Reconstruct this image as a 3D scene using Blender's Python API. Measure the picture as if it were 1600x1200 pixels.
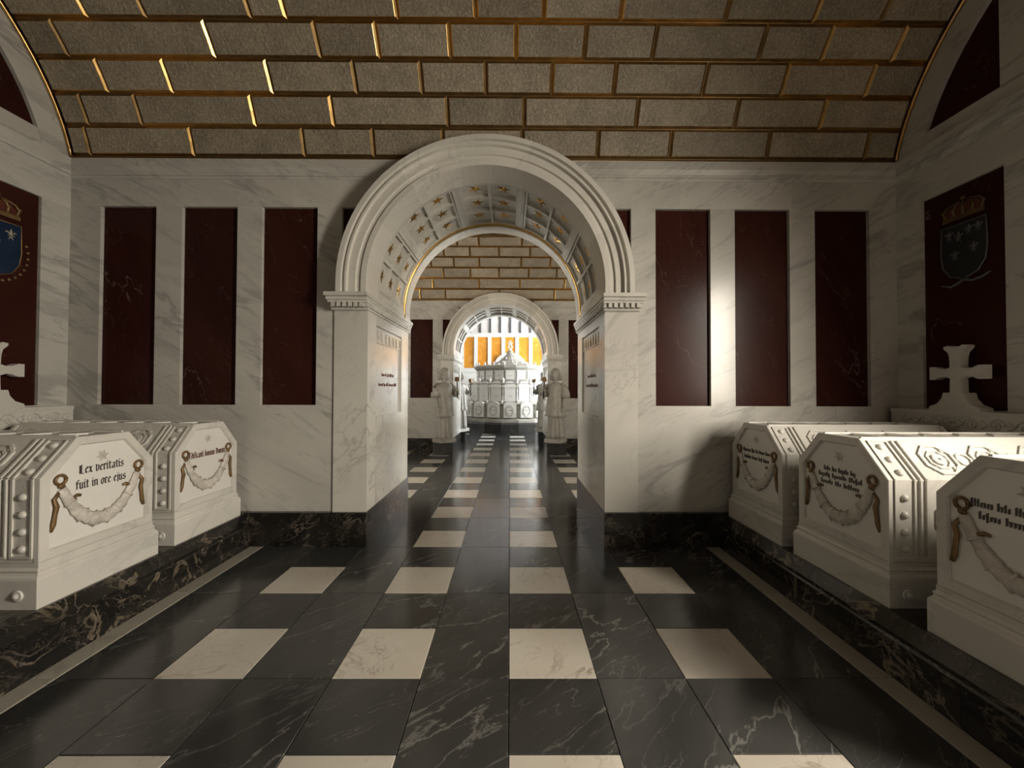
import bpy, bmesh, math, random
from math import pi, sin, cos, radians
from mathutils import Vector, Matrix
random.seed(7)
for o in list(bpy.data.objects):
    bpy.data.objects.remove(o)
scene = bpy.context.scene
COL = scene.collection

# ------------------------------------------------------------------ camera
cam_d = bpy.data.cameras.new('camera')
cam_d.sensor_width = 36.0
cam_d.lens = 600.0 / 1600.0 * 36.0
cam_d.clip_start = 0.02
cam = bpy.data.objects.new('camera', cam_d)
COL.objects.link(cam)
cam.matrix_world = (Matrix.Translation((0, 0, 1.5)) @ Matrix.Rotation(-0.005, 4, 'Z')
                    @ Matrix.Rotation(pi / 2 + 0.015, 4, 'X') @ Matrix.Rotation(0.003, 4, 'Z'))
scene.camera = cam
# ------------------------------------------------------------------ world, exposure
W = bpy.data.worlds.new('world')
scene.world = W
W.use_nodes = True
W.node_tree.nodes['Background'].inputs[0].default_value = (1.0, 0.9, 0.76, 1)
W.node_tree.nodes['Background'].inputs[1].default_value = 0.24
vs = scene.view_settings
vs.view_transform = 'Standard'
vs.look = 'None'
vs.gamma = 1.0
vs.use_curve_mapping = False
vs.exposure = 0.0
# daylight behind the milky window panes: radiance of each window
WIN1, WIN2, WIN3 = 5.0, 33.0, 50.0
WC1, WC2, WC3 = (1.0, 0.89, 0.74), (1.0, 0.93, 0.82), (0.86, 0.93, 1.0)

# skylight slanting down through the tall window of the near room: one lamp for each row of panes
for k in range(5):
    ld = bpy.data.lights.new('window_daylight', 'AREA')
    ld.shape = 'RECTANGLE'; ld.size = .50; ld.size_y = .36
    ld.energy = 41.0; ld.color = (1.0, 0.915, 0.79); ld.spread = radians(132)
    lo = bpy.data.objects.new('window_daylight', ld)
    COL.objects.link(lo)
    az, el = radians(16), radians(-27)
    d = Vector((-cos(az) * cos(el), sin(az) * cos(el), sin(el)))
    lo.location = (3.90, .22, 1.55 + .40 * k)
    lo.rotation_euler = d.to_track_quat('-Z', 'Y').to_euler()

# ------------------------------------------------------------------ plan (metres)
XC = -0.232                       # axis of the doorways
F1, F2, TH = 3.69, 9.30, 1.51     # faces of the two arched walls, wall thickness
XL, XR = -4.29, 3.80              # end walls
YB = -0.25                        # wall behind the camera
DZ2 = -0.07
JW = 1.15                         # half width of a doorway
ZS = 3.73                         # vault springing
RV, A0 = 2.0, radians(12)         # vault radius and springing angle
COLW, ROWD = 0.46, 0.4175         # floor module

# ------------------------------------------------------------------ mesh builder
class MB:
    def __init__(s):
        s.v, s.f, s.m, s.s = [], [], [], []
    def add(s, vs_, fs, m=0, sm=False):
        n = len(s.v)
        s.v += [tuple(p) for p in vs_]
        for f in fs:
            s.f.append(tuple(i + n for i in f)); s.m.append(m); s.s.append(sm)
        return s
    def box(s, x0, x1, y0, y1, z0, z1, m=0):
        v = [(x, y, z) for z in (z0, z1) for y in (y0, y1) for x in (x0, x1)]
        return s.add(v, [(0, 2, 3, 1), (4, 5, 7, 6), (0, 1, 5, 4), (2, 6, 7, 3), (0, 4, 6, 2), (1, 3, 7, 5)], m)
    def prism(s, poly, axis, lo, hi, m=0, sm=False):
        n = len(poly)
        def P(a, b, t):
            return {'x': (t, a, b), 'y': (a, t, b), 'z': (a, b, t)}[axis]
        v = [P(a, b, lo) for a, b in poly] + [P(a, b, hi) for a, b in poly]
        s.add(v, [(i, (i + 1) % n, (i + 1) % n + n, i + n) for i in range(n)], m, sm)
        return s.add(v, [tuple(range(n))[::-1], tuple(range(n, 2 * n))], m)
    def loft(s, rings, m=0, sm=True, cap=True, closed=True):
        k = len(rings[0]); v = [p for r in rings for p in r]; fs = []
        for i in range(len(rings) - 1):
            for j in range(k if closed else k - 1):
                a, b = i * k + j, i * k + (j + 1) % k
                fs.append((a, b, b + k, a + k))
        s.add(v, fs, m, sm)
        if cap:
            s.add(rings[0], [tuple(range(k))[::-1]], m); s.add(rings[-1], [tuple(range(k))], m)
        return s
    def tube(s, path, rad, n=8, m=0, sm=True, squash=1.0, up=None):
        path = [Vector(p) for p in path]
        if not isinstance(rad, (list, tuple)):
            rad = [rad] * len(path)
        rings = []
        for i, p in enumerate(path):
            t = (path[min(i + 1, len(path) - 1)] - path[max(i - 1, 0)])
            t = t.normalized() if t.length > 1e-9 else Vector((0, 0, 1))
            u = Vector(up) if up else (Vector((0, 0, 1)) if abs(t.z) < .9 else Vector((1, 0, 0)))
            a = t.cross(u).normalized(); b = a.cross(t).normalized()
            rings.append([p + (a * cos(2 * pi * k / n) + b * sin(2 * pi * k / n) * squash) * rad[i] for k in range(n)])
        return s.loft(rings, m, sm)
    def lathe(s, prof, n=16, c=(0, 0, 0), m=0, sm=True, rot=0.0):
        return s.loft([[(c[0] + r * cos(2 * pi * k / n + rot), c[1] + r * sin(2 * pi * k / n + rot), c[2] + z) for k in range(n)]
                       for r, z in prof], m, sm)
    def ball(s, c, r, n=10, h=6, m=0, sc=(1, 1, 1)):
        rings = []
        for i in range(h + 1):
            a = -pi / 2 + pi * i / h
            rr = max(cos(a), 0.02)
            rings.append([(c[0] + r * sc[0] * rr * cos(2 * pi * k / n), c[1] + r * sc[1] * rr * sin(2 * pi * k / n), c[2] + r * sc[2] * sin(a)) for k in range(n)])
        return s.loft(rings, m, True)
    def arcbox(s, xc, zc, r0, r1, y0, y1, a0, a1, n=8, m=0):
        rings = []
        for i in range(n + 1):
            a = a0 + (a1 - a0) * i / n
            rings.append([(xc + r * cos(a), y, zc + r * sin(a)) for r, y in ((r0, y0), (r1, y0), (r1, y1), (r0, y1))])
        return s.loft(rings, m, False)
    def sweep_arch(s, prof, xc, zc, a0, a1, n, m=0, drop0=None, drop1=None):
        rings = []
        if drop0 is not None:
            rings.append([(xc + r * cos(a0), y, drop0) for r, y in prof])
        for i in range(n + 1):
            a = a0 + (a1 - a0) * i / n
            rings.append([(xc + r * cos(a), y, zc + r * sin(a)) for r, y in prof])
        if drop1 is not None:
            rings.append([(xc + r * cos(a1), y, drop1) for r, y in prof])
        return s.loft(rings, m, False)
    def xform(s, M):
        s.v = [tuple(M @ Vector(p)) for p in s.v]
        return s
    def mesh(s, name, mats):
        me = bpy.data.meshes.new(name)
        me.from_pydata(s.v, [], s.f)
        for mt in (mats if isinstance(mats, (list, tuple)) else [mats]):
            me.materials.append(mt)
        me.polygons.foreach_set('material_index', s.m)
        me.polygons.foreach_set('use_smooth', s.s)
        bm = bmesh.new(); bm.from_mesh(me)
        bmesh.ops.remove_doubles(bm, verts=bm.verts, dist=1e-6)
        bmesh.ops.recalc_face_normals(bm, faces=bm.faces)
        bm.to_mesh(me); bm.free(); me.update()
        return me
    def build(s, name, mats, parent=None, M=None):
        return place(name, s.mesh(name, mats), parent, M)

def place(name, me, parent=None, M=None):
    o = bpy.data.objects.new(name, me)
    COL.objects.link(o)
    if parent is not None:
        o.parent = parent
    if M is not None:
        o.matrix_local = M
    return o
def tag(o, label=None, cat=None, group=None, kind=None):
    if label: o['label'] = label
    if cat: o['category'] = cat
    if group: o['group'] = group
    if kind: o['kind'] = kind
    return o
def empty(name, loc=(0, 0, 0), rz=0.0):
    o = bpy.data.objects.new(name, None)
    o.empty_display_size = 0.1
    COL.objects.link(o)
    o.location = loc; o.rotation_euler = (0, 0, rz)
    return o
def slab(name, mat, parent, x0, x1, y0, y1, z0, z1):
    """a slab with its origin at its own centre so that its grain differs from its neighbours'"""
    c = ((x0 + x1) / 2, (y0 + y1) / 2, (z0 + z1) / 2)
    return MB().box(x0 - c[0], x1 - c[0], y0 - c[1], y1 - c[1], z0 - c[2], z1 - c[2]).build(name, mat, parent, Matrix.Translation(c))

# ------------------------------------------------------------------ materials
def nodes(name):
    m = bpy.data.materials.new(name); m.use_nodes = True
    nt = m.node_tree
    return m, nt, nt.nodes['Principled BSDF']
def N(nt, t, **kw):
    n = nt.nodes.new(t)
    for k, v in kw.items():
        if k in n.inputs.keys():
            n.inputs[k].default_value = v
        else:
            setattr(n, k, v)
    return n
def coords(nt, scale=(1, 1, 1), rot=(0, 0, 0), rnd=True):
    tc = N(nt, 'ShaderNodeTexCoord'); mp = N(nt, 'ShaderNodeMapping')
    mp.inputs['Rotation'].default_value = rot
    sc = N(nt, 'ShaderNodeMapping'); sc.inputs['Scale'].default_value = scale
    nt.links.new(mp.outputs[0], sc.inputs['Vector'])
    if rnd:
        oi = N(nt, 'ShaderNodeObjectInfo'); mu = N(nt, 'ShaderNodeVectorMath', operation='SCALE')
        cx = N(nt, 'ShaderNodeCombineXYZ')
        m1 = N(nt, 'ShaderNodeMath', operation='MULTIPLY'); m1.inputs[1].default_value = 37.0
        m2 = N(nt, 'ShaderNodeMath', operation='MULTIPLY'); m2.inputs[1].default_value = 91.0
        m3 = N(nt, 'ShaderNodeMath', operation='MULTIPLY'); m3.inputs[1].default_value = 53.0
        for q, mm in zip('XYZ', (m1, m2, m3)):
            nt.links.new(oi.outputs['Random'], mm.inputs[0]); nt.links.new(mm.outputs[0], cx.inputs[q])
        ad = N(nt, 'ShaderNodeVectorMath', operation='ADD')
        nt.links.new(tc.outputs['Object'], ad.inputs[0]); nt.links.new(cx.outputs[0], ad.inputs[1])
        nt.links.new(ad.outputs[0], mp.inputs['Vector'])
    else:
        nt.links.new(tc.outputs['Object'], mp.inputs['Vector'])
    return sc.outputs[0]
def vein(nt, vec, scale, width, detail=7, dist=1.2, rough=.55):
    n = N(nt, 'ShaderNodeTexNoise'); n.inputs['Scale'].default_value = scale
    n.inputs['Detail'].default_value = detail; n.inputs['Distortion'].default_value = dist; n.inputs['Roughness'].default_value = rough
    nt.links.new(vec, n.inputs['Vector'])
    s = N(nt, 'ShaderNodeMath', operation='SUBTRACT'); s.inputs[1].default_value = .5; nt.links.new(n.outputs['Fac'], s.inputs[0])
    a = N(nt, 'ShaderNodeMath', operation='ABSOLUTE'); nt.links.new(s.outputs[0], a.inputs[0])
    r = N(nt, 'ShaderNodeMapRange'); r.inputs['From Min'].default_value = 0; r.inputs['From Max'].default_value = width
    r.inputs['To Min'].default_value = 1; r.inputs['To Max'].default_value = 0; r.interpolation_type = 'SMOOTHSTEP'
    nt.links.new(a.outputs[0], r.inputs['Value'])
    return r.outputs[0]
def cloud(nt, vec, scale, lo, hi, detail=4):
    n = N(nt, 'ShaderNodeTexNoise'); n.inputs['Scale'].default_value = scale; n.inputs['Detail'].default_value = detail
    nt.links.new(vec, n.inputs['Vector'])
    r = N(nt, 'ShaderNodeMapRange'); r.inputs['From Min'].default_value = lo; r.inputs['From Max'].default_value = hi
    nt.links.new(n.outputs['Fac'], r.inputs['Value'])
    return r.outputs[0]
def mix(nt, fac, a, b, blend='MIX', k=None):
    m = N(nt, 'ShaderNodeMix', data_type='RGBA', blend_type=blend)
    if isinstance(fac, float):
        m.inputs[0].default_value = fac
    else:
        if k is not None:
            q = N(nt, 'ShaderNodeMath', operation='MULTIPLY'); q.inputs[1].default_value = k
            nt.links.new(fac, q.inputs[0]); fac = q.outputs[0]
        nt.links.new(fac, m.inputs[0])
    for i, c in ((6, a), (7, b)):
        if isinstance(c, tuple):
            m.inputs[i].default_value = (*c, 1)
        else:
            nt.links.new(c, m.inputs[i])
    return m.outputs[2]
def times(nt, a, b):
    q = N(nt, 'ShaderNodeMath', operation='MULTIPLY'); nt.links.new(a, q.inputs[0]); nt.links.new(b, q.inputs[1])
    return q.outputs[0]
def tint(nt, col, amount):
    oi = N(nt, 'ShaderNodeObjectInfo'); r = N(nt, 'ShaderNodeMapRange')
    r.inputs['To Min'].default_value = 1 - amount; r.inputs['To Max'].default_value = 1 + amount * .4
    nt.links.new(oi.outputs['Random'], r.inputs['Value'])
    v = N(nt, 'ShaderNodeVectorMath', operation='SCALE')
    nt.links.new(col, v.inputs[0]); nt.links.new(r.outputs[0], v.inputs['Scale'])
    return v.outputs[0]
def marble(name, base, dark, vcol, scale=1.0, w=.03, vk=.6, w2=.02, rough=.2, stretch=(1, 1, 1), rot=(0, 0, 0), tn=.1, bump=0.0, gate=(.42, .62), dist=1.2):
    m, nt, p = nodes(name)
    vec = coords(nt, tuple(scale * q for q in stretch), rot)
    c = mix(nt, cloud(nt, vec, .9, .35, .7), base, dark)
    big = times(nt, vein(nt, vec, .8, w, dist=dist), cloud(nt, vec, .7, *gate))
    c = mix(nt, big, c, vcol, k=vk)
    c = mix(nt, times(nt, vein(nt, vec, 2.6, w2, dist=dist * 1.6), cloud(nt, vec, 1.7, .45, .65)), c, vcol, k=vk * .8)
    c = tint(nt, c, tn)
    nt.links.new(c, p.inputs['Base Color'])
    p.inputs['Roughness'].default_value = rough
    if bump:
        b = N(nt, 'ShaderNodeBump'); b.inputs['Strength'].default_value = bump; b.inputs['Distance'].default_value = .01
        n = N(nt, 'ShaderNodeTexNoise'); n.inputs['Scale'].default_value = 60; nt.links.new(vec, n.inputs['Vector'])
        nt.links.new(n.outputs['Fac'], b.inputs['Height']); nt.links.new(b.outputs[0], p.inputs['Normal'])
    return m
def plain(name, col, rough=.5, metal=0.0, noise=0.0):
    m, nt, p = nodes(name)
    p.inputs['Roughness'].default_value = rough; p.inputs['Metallic'].default_value = metal
    vec = coords(nt)
    c = mix(nt, cloud(nt, vec, 9, .3, .7), col, tuple(q * (1 - noise) for q in col))
    nt.links.new(c, p.inputs['Base Color'])
    return m
def glow(name, col, k):
    m, nt, p = nodes(name)
    nt.nodes.remove(p)
    e = N(nt, 'ShaderNodeEmission'); e.inputs[0].default_value = (*col, 1); e.inputs[1].default_value = k
    nt.links.new(e.outputs[0], nt.nodes['Material Output'].inputs[0])
    return m

WHITE = marble('white_marble', (.60, .575, .515), (.51, .49, .44), (.27, .262, .245), .9, .03, .5, .025, .18, (1, 1, 2.0), (.25, .75, .3), .07)
ARCHM = marble('smooth_arch_marble', (.66, .63, .565), (.58, .555, .495), (.33, .32, .295), .8, .02, .35, .015, .22, (1, 1, 1.5), (.2, .6, .3), .07)
WALLM = marble('veined_marble', (.52, .50, .45), (.44, .42, .38), (.19, .186, .175), 1.0, .045, .5, .04, .25, (.8, .8, 4.0), (.15, -.5, .1), .08, dist=.5)
WALLMR = marble('veined_marble_bookmatched', (.52, .50, .45), (.44, .42, .38), (.19, .186, .175), 1.0, .045, .5, .04, .25, (.8, .8, 4.0), (.15, .5, .1), .08, dist=.5)
CARVED = marble('carved_marble', (.60, .575, .52), (.52, .495, .445), (.36, .345, .32), 1.3, .03, .5, .025, .34, (1, 1, 1.8), (.3, .5, .2), .04)
PURE = marble('statuary_marble', (.68, .66, .61), (.63, .61, .56), (.6, .58, .54), 1.5, .02, .25, .015, .3, tn=.03)
BLACK = marble('black_marble', (.028, .028, .027), (.048, .048, .045), (.26, .25, .225), 1.4, .010, .5, .007, .16, (.7, 2.2, 1), (0, 0, -.75), .3, gate=(.42, .62), dist=.35)
PORTORO = marble('gold_veined_black_marble', (.010, .010, .010), (.024, .021, .017), (.26, .21, .15), 4.2, .028, .7, .022, .15, (1, 1, 1.4), (.3, .7, .2), .25)
TILEW = marble('cream_floor_marble', (.48, .445, .38), (.40, .36, .30), (.14, .10, .07), 1.9, .016, .7, .012, .18, tn=.16, gate=(.52, .7))
RED = marble('red_marble', (.042, .0125, .0088), (.028, .008, .0058), (.30, .22, .18), 1.3, .005, .5, .003, .24, rot=(.3, .35, .2), stretch=(2.4, 1, .7), tn=.12, gate=(.52, .68), dist=.3)
RED.node_tree.nodes['Principled BSDF'].inputs['Specular IOR Level'].default_value = .07
YELLOW = marble('yellow_marble', (.62, .25, .02), (.5, .19, .015), (.8, .5, .14), 1.6, .05, .4, .03, .3, tn=.06)
STRIP = marble('grey_border_marble', (.34, .315, .26), (.28, .26, .215), (.2, .185, .15), 1.5, .02, .5, .01, .3)
GROUT = plain('grout', (.15, .14, .12), .7)
GOLD = plain('gilding', (.70, .44, .16), .30, 1.0, .3)
GOLDD = plain('dull_gilding', (.30, .19, .075), .45, .85, .4)
RIBBON = plain('gilt_ribbon', (.24, .145, .06), .45, .35, .5)
INK = plain('incised_lettering', (.055, .045, .04), .5)
INKR = plain('red_lettering', (.13, .05, .035), .5)
GARL = marble('garland_stone', (.60, .56, .50), (.42, .385, .335), (.3, .27, .23), 14, .06, .6, .05, .5, tn=.05)
BLUE = plain('blue_enamel', (.009, .024, .058), .35, 0, .3)
SILVD = plain('shaded_inlay', (.12, .12, .115), .4, .2, .2)  # shaded copy of the pale inlay, for the arms on the dark right wall
CRIMD = plain('shaded_crimson_inlay', (.09, .018, .008), .5, 0, .3)  # crimson with the right wall's shade mixed into the colour
GILTD = plain('shaded_gilding', (.13, .075, .025), .5, .3, .4)  # crown gilding darkened to paint in the shade on the right
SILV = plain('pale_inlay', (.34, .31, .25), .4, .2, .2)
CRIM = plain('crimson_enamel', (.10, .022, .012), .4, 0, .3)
IRON = plain('dark_bronze', (.02, .017, .014), .45, .4, .2)
SHADE = plain('vault_backing_stone', (.30, .27, .22), .9)
PINK = plain('pale_vault_plaster', (.66, .60, .56), .7, 0, .08)
SHADEM = marble('shade_toned_marble', (.36, .335, .29), (.26, .24, .20), (.2, .185, .16), 5, .05, .5, .04, .6, tn=.05)  # marble of statues and mausoleum tiers, their shade put into the colour
DARKGREY = plain('coffer_shade_and_rib_grey', (.07, .07, .07), .55, 0, .15)  # far coffers: recess shade put into the colour; also the hall vault ribs
def stone_mat():
    m, nt, p = nodes('rough_vault_stone')
    vec = coords(nt, (1, 1, 1))
    c = mix(nt, cloud(nt, vec, 5, .35, .65, 6), (.35, .295, .215), (.25, .21, .15))
    c = mix(nt, cloud(nt, vec, 55, .45, .72, 3), c, (.50, .43, .32), k=.7)
    c = mix(nt, cloud(nt, vec, 80, .52, .75, 2), c, (.12, .095, .065), k=.6)
    c = tint(nt, c, .22)
    nt.links.new(c, p.inputs['Base Color']); p.inputs['Roughness'].default_value = .6
    n = N(nt, 'ShaderNodeTexNoise'); n.inputs['Scale'].default_value = 38; n.inputs['Detail'].default_value = 5
    nt.links.new(vec, n.inputs['Vector'])
    b = N(nt, 'ShaderNodeBump'); b.inputs['Strength'].default_value = .9; b.inputs['Distance'].default_value = .012
    nt.links.new(n.outputs['Fac'], b.inputs['Height']); nt.links.new(b.outputs[0], p.inputs['Normal'])
    return m
STONE = stone_mat()
G1, G2, G3 = glow('daylight_pane_warm', WC1, WIN1), glow('daylight_pane', WC2, WIN2), glow('daylight_pane_cool', WC3, WIN3)

# ================================================================== FLOOR
floor = MB().box(XL - .5, XR + .6, YB - 1.6, 18.2, -.12, -.012).build('floor', GROUT)
tag(floor, 'polished black marble floor chequered with two double rows of cream squares', 'floor', kind='structure')
def tile_mesh(w, d, name, mat):
    g, c, t = .0016, .0025, .03
    R = lambda i, z: [(-w / 2 + i, -d / 2 + i, z), (w / 2 - i, -d / 2 + i, z), (w / 2 - i, d / 2 - i, z), (-w / 2 + i, d / 2 - i, z)]
    return MB().loft([R(g, -t), R(g, -c), R(g + c, 0)], sm=False).mesh(name, mat)
tm_w, tm_b = tile_mesh(COLW, ROWD, 'tile', TILEW), tile_mesh(COLW, ROWD, 'tile', BLACK)
tm_s = tile_mesh(COLW, 2 * ROWD, 'slab', BLACK)
tm_e = tile_mesh(.50, 2 * ROWD, 'slab', BLACK)
tm_l = tile_mesh(.13, 2 * ROWD, 'border_strip', STRIP)
def inside(x, y):
    """False within the thickness of the two arched walls"""
    for f in (F1, F2):
        if f - .05 < y < f + TH - .05 and abs(x - XC) > JW:
            return False
    return True
k0 = int((YB - 1.2 - F1) / (2 * ROWD))
for k in range(k0, 12):
    y0 = F1 + 2 * ROWD * k
    if y0 > 13.0:
        break
    for cx in (-3, -1, 1, 3):
        x = XC + cx * COLW
        for j, me in ((0, tm_w), (1, tm_b)):
            y = y0 + (j + .5) * ROWD
            if inside(x, y):
                place('tile', me, floor, Matrix.Translation((x, y, 0)) @ Matrix.Rotation(pi * random.randint(0, 1), 4, 'Z'))
    for cx in (-2, 0, 2):
        place('slab', tm_s, floor, Matrix.Translation((XC + cx * COLW, y0 + ROWD, 0)))
    for s in (-1, 1):
        if inside(XC + s * 1.86, y0 + ROWD):
            place('slab', tm_e, floor, Matrix.Translation((XC + s * 1.86, y0 + ROWD, 0)))
            place('border_strip', tm_l, floor, Matrix.Translation((XC + s * 2.175, y0 + ROWD, .002)))

# ================================================================== ARCHED WALLS
def star_mesh():
    mb = MB(); n = 5
    v = [(0, 0, .016)] + [((.102 if i % 2 == 0 else .031) * cos(pi / 2 + pi * i / n), (.102 if i % 2 == 0 else .031) * sin(pi / 2 + pi * i / n), 0) for i in range(2 * n)]
    mb.add(v, [(0, 1 + i, 1 + (i + 1) % (2 * n)) for i in range(2 * n)])
    return mb.mesh('star', GOLD)
STAR = star_mesh()

def minims(words, height, u0, v0, width, seed, mat=None):
    """unreadable carved lettering: strokes in the rhythm of blackletter words; in the u,v plane, n = +w"""
    rr = random.Random(seed); mb = MB()
    total = sum(words) + .9 * (len(words) - 1)
    st = width / total; u = u0 - width / 2
    for w in words:
        for i in range(w):
            h = height * (1.5 if (i == 0 or rr.random() < .18) else 1.0)
            lo = -height * .35 if rr.random() < .08 else 0
            a = st * .30
            mb.prism([(u, v0 + lo), (u + a * 2, v0 + lo + a), (u + a * 2, v0 + h), (u, v0 + h - a)], 'z', 0, .0025)
            if i < w - 1 and rr.random() < .6:
                mb.prism([(u + a, v0 + height * .82), (u + st + a, v0 + height), (u + st + a, v0 + height * .8), (u + a, v0 + height * .66)], 'z', 0, .002)
            u += st
        u += st * .9
    return mb

def arch_wall(name, F, dz, label, far=False):
    zc, zi, ri, ro = 2.503 + dz, 2.41 + dz, 1.13, 1.394
    zp0, zp1, zf, zs = 1.346 + dz * .7, 3.28 + dz, 3.55 + dz, ZS + dz
    yA = F - .13                                   # archivolt and impost front
    core = MB()
    for s in (-1, 1):
        xa, xb = XC + s * (JW + .035), (XL - .3 if s < 0 else XR + .3)
        core.box(min(xa, xb), max(xa, xb), F + .09, F + TH - .03, 0, zc)
    n = 24                                          # plate above the springing with the arch cut out
    arc = [(XC + (ri + .075) * cos(pi * i / n), zc + (ri + .075) * sin(pi * i / n)) for i in range(n + 1)]
    zt = 5.7
    for i in range(n):
        (xa, za), (xb, zb) = arc[i], arc[i + 1]
        core.prism([(xa, za), (xa, zt), (xb, zt), (xb, zb)], 'y', F + .09, F + TH - .03)
    core.box(XL - .3, XC - ri - .075, F + .09, F + TH - .03, zc, zt)
    core.box(XC + ri + .075, XR + .3, F + .09, F + TH - .03, zc, zt)
    wall = core.build(name, SHADE)
    tag(wall, label, 'wall', kind='structure')
    # --- facing towards the camera
    P0, PW, PP = .83, .535, .792                    # first panel offset, width, pitch
    for s in (-1, 1):
        X = lambda d: XC + s * d
        WM = WALLM if s < 0 else WALLMR
        def fs(nm, mat, d0, d1, z0, z1, ya, yb):
            return slab(nm, mat, wall, min(X(d0), X(d1)), max(X(d0), X(d1)), ya, yb, z0, z1)
        end = 4.06
        for d0, d1 in ((1.49, 2.30), (2.30, 3.2), (3.2, end)):
            fs('base_slab', PORTORO, d0 + .001, d1 - .001, 0, .32, F, F + .10)
        fs('base_slab', PORTORO, JW - .012, 1.489, 0, .32, F, F + .10)
        for d0, d1 in ((1.47, 2.62), (2.62, 3.42), (3.42, end)):
            fs('dado_slab', WM, d0 + .0006, d1 - .0006, .32, zp0, F + .05, F + .10)
        edges = [1.40]
        for i in range(4):
            a = P0 + .03 + i * PP + (.0 if i else .0)
            a = [1.40, 1.66, 2.44, 3.235][i] if i else .9
            edges.append(a)
        pan = [(.90, 1.415), (1.655, 2.195), (2.435, 2.975), (3.225, 3.765)]
        for i, (a, b) in enumerate(pan):
            if i == 0:
                fs('red_panel', RED, 1.25, b + .008, zp0 - .005, zp1 + .005, F + .086, F + .10)
            else:
                fs('red_panel', RED, a - .008, b + .008, zp0 - .005, zp1 + .005, F + .086, F + .10)
            nx = pan[i + 1][0] if i < 3 else end
            fs('pilaster_strip', WM, b, nx, zp0, zp1, F + .05, F + .10)
        fs('pilaster_strip', WM, 1.16, 1.25, zp0, zc, F + .055, F + .10)
        for d0, d1 in ((.6, 1.9), (1.9, 3.0), (3.0, end)):
            fs('frieze_slab', WM, d0, d1, max(zp1, 0), zf, F + .05, F + .10) if d0 > .7 else fs('frieze_slab', WM, 1.02, d1, zp1, zf, F + .05, F + .10)
        prof = [(F + .10, zf), (F + .045, zf), (F + .042, zf + .025), (F + .03, zf + .028), (F + .027, zf + .055), (F + .034, zf + .06),
                (F + .012, zf + .10), (F + .010, zs), (F + .10, zs)]
        d0 = .80
        MB().prism(prof, 'x', min(X(d0), X(end)), max(X(d0), X(end))).build('cornice', WM, wall)
        # --- pier, jamb and impost of the doorway
        fs('pier_face', WHITE, JW, 1.475, .32, zi - .14, F + .034, F + .10)
        def jb(nm, mat, y0, y1, z0, z1, d0=JW, d1=JW + .04):
            return fs(nm, mat, d0, d1, z0, z1, y0, y1)
        B = F + TH
        jb('base_slab', PORTORO if not far else BLACK, F + .10, B, 0, .32, JW - .012)
        jb('pier_face', WHITE, B - .10, B, .32, zi - .14, JW, 1.475)
        jb('jamb_slab', WHITE, F + .10, F + .27, .32, zi - .14)
        jb('jamb_slab', WHITE, B - .31, B - .10, .32, zi - .14)
        jb('jamb_slab', WHITE, F + .27, B - .31, .32, 1.22)
        jb('jamb_slab', WHITE, F + .27, B - .31, 2.16 + dz, zi - .14)
        jb('inscription_panel', WHITE, F + .265, B - .305, 1.215, 2.165 + dz, JW + .024, JW + .04)
        # row of little arches under the top of the panel
        zz = 2.00 + dz
        L = TH - .58
        jb('frame_fillet', WHITE, F + .27, B - .31, zz - .012, zz + .0, JW + .012, JW + .03)
        jb('frame_fillet', WHITE, F + .27, B - .31, zz + .115, zz + .135, JW + .008, JW + .03)
        for i in range(8):
            yy = F + .27 + L * i / 7
            y_a, y_b = max(yy - .028, F + .27), min(yy + .028, B - .31)
            poly = [(y_a, zz), (y_b, zz), (y_b, zz + .055), (min(yy + .06, B - .31), zz + .115), (max(yy - .06, F + .27), zz + .115), (y_a, zz + .055)]
            MB().prism(poly, 'x', min(X(JW + .012), X(JW + .03)), max(X(JW + .012), X(JW + .03))).build('arcade_post', WHITE, wall)
        if not far:
            ym = F + .27 + L * .5
            Mt = Matrix.Translation((X(JW + .0235), ym, 0)) @ (Matrix.Rotation(pi / 2, 4, 'Z') if s < 0 else Matrix.Rotation(-pi / 2, 4, 'Z')) @ Matrix.Rotation(pi / 2, 4, 'X')
            for words, v0, wd in (((5, 2, 2, 4, 3), 1.645, .44), ((7, 3, 3, 8, 5), 1.535, .64)):
                mb = minims(words, .026, 0, v0, wd, 31 + len(words) + s)
                mb.build('inscription', INKR, wall, Mt)
        # impost: three fascias wrapping pier and jamb, dentils on the front
        for z0, z1, pr in ((zi - .035, zi, .105), (zi - .065, zi - .035, .085), (zi - .085, zi - .065, .07), (zi - .125, zi - .085, .055), (zi - .145, zi - .125, .035)):
            fs('impost_fascia', WHITE, JW - pr * .45, 1.475 + pr * .30, z0, z1, F + .045 - pr * 1.65, B + .0 + pr * .6)
        for i in range(6):
            fs('dentil', WHITE, 1.165 + i * .054, 1.165 + i * .054 + .03, zi - .125, zi - .085, F + .045 - .055 * 1.65 - .02, F + .0)
        if True:
            for i in range(22):
                yy = F + .05 + i * .066
                fs('dentil', WHITE, JW - .055 * .45 - .012, JW, zi - .125, zi - .085, yy, yy + .036)
    # --- archivolt of nine voussoirs
    prof = [(ro, F + .10), (ro, yA), (ro - .045, yA), (ro - .052, yA + .03), (ro - .07, yA + .03), (ro - .074, yA + .012), (ro - .092, yA + .012),
            (ro - .098, yA + .045), (ro - .165, yA + .045), (ro - .172, yA + .065), (ri + .055, yA + .065), (ri + .05, yA + .05), (ri, yA + .05), (ri, F + .25), (ri + .07, F + .25), (ri + .07, F + .10)]
    cuts = [0, 24, 48, 72, 103, 127, 150, 180]
    for i in range(len(cuts) - 1):
        a, b = radians(cuts[i]), radians(cuts[i + 1])
        MB().sweep_arch(prof, XC, zc, a, b, 8, drop0=zi if i == 0 else None, drop1=zi if i == len(cuts) - 2 else None).build('voussoir', ARCHM, wall)
    # --- coffered soffit
    B = F + TH
    yc0, yc1 = F + .27, F + 1.20
    sm_ = MB()
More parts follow.
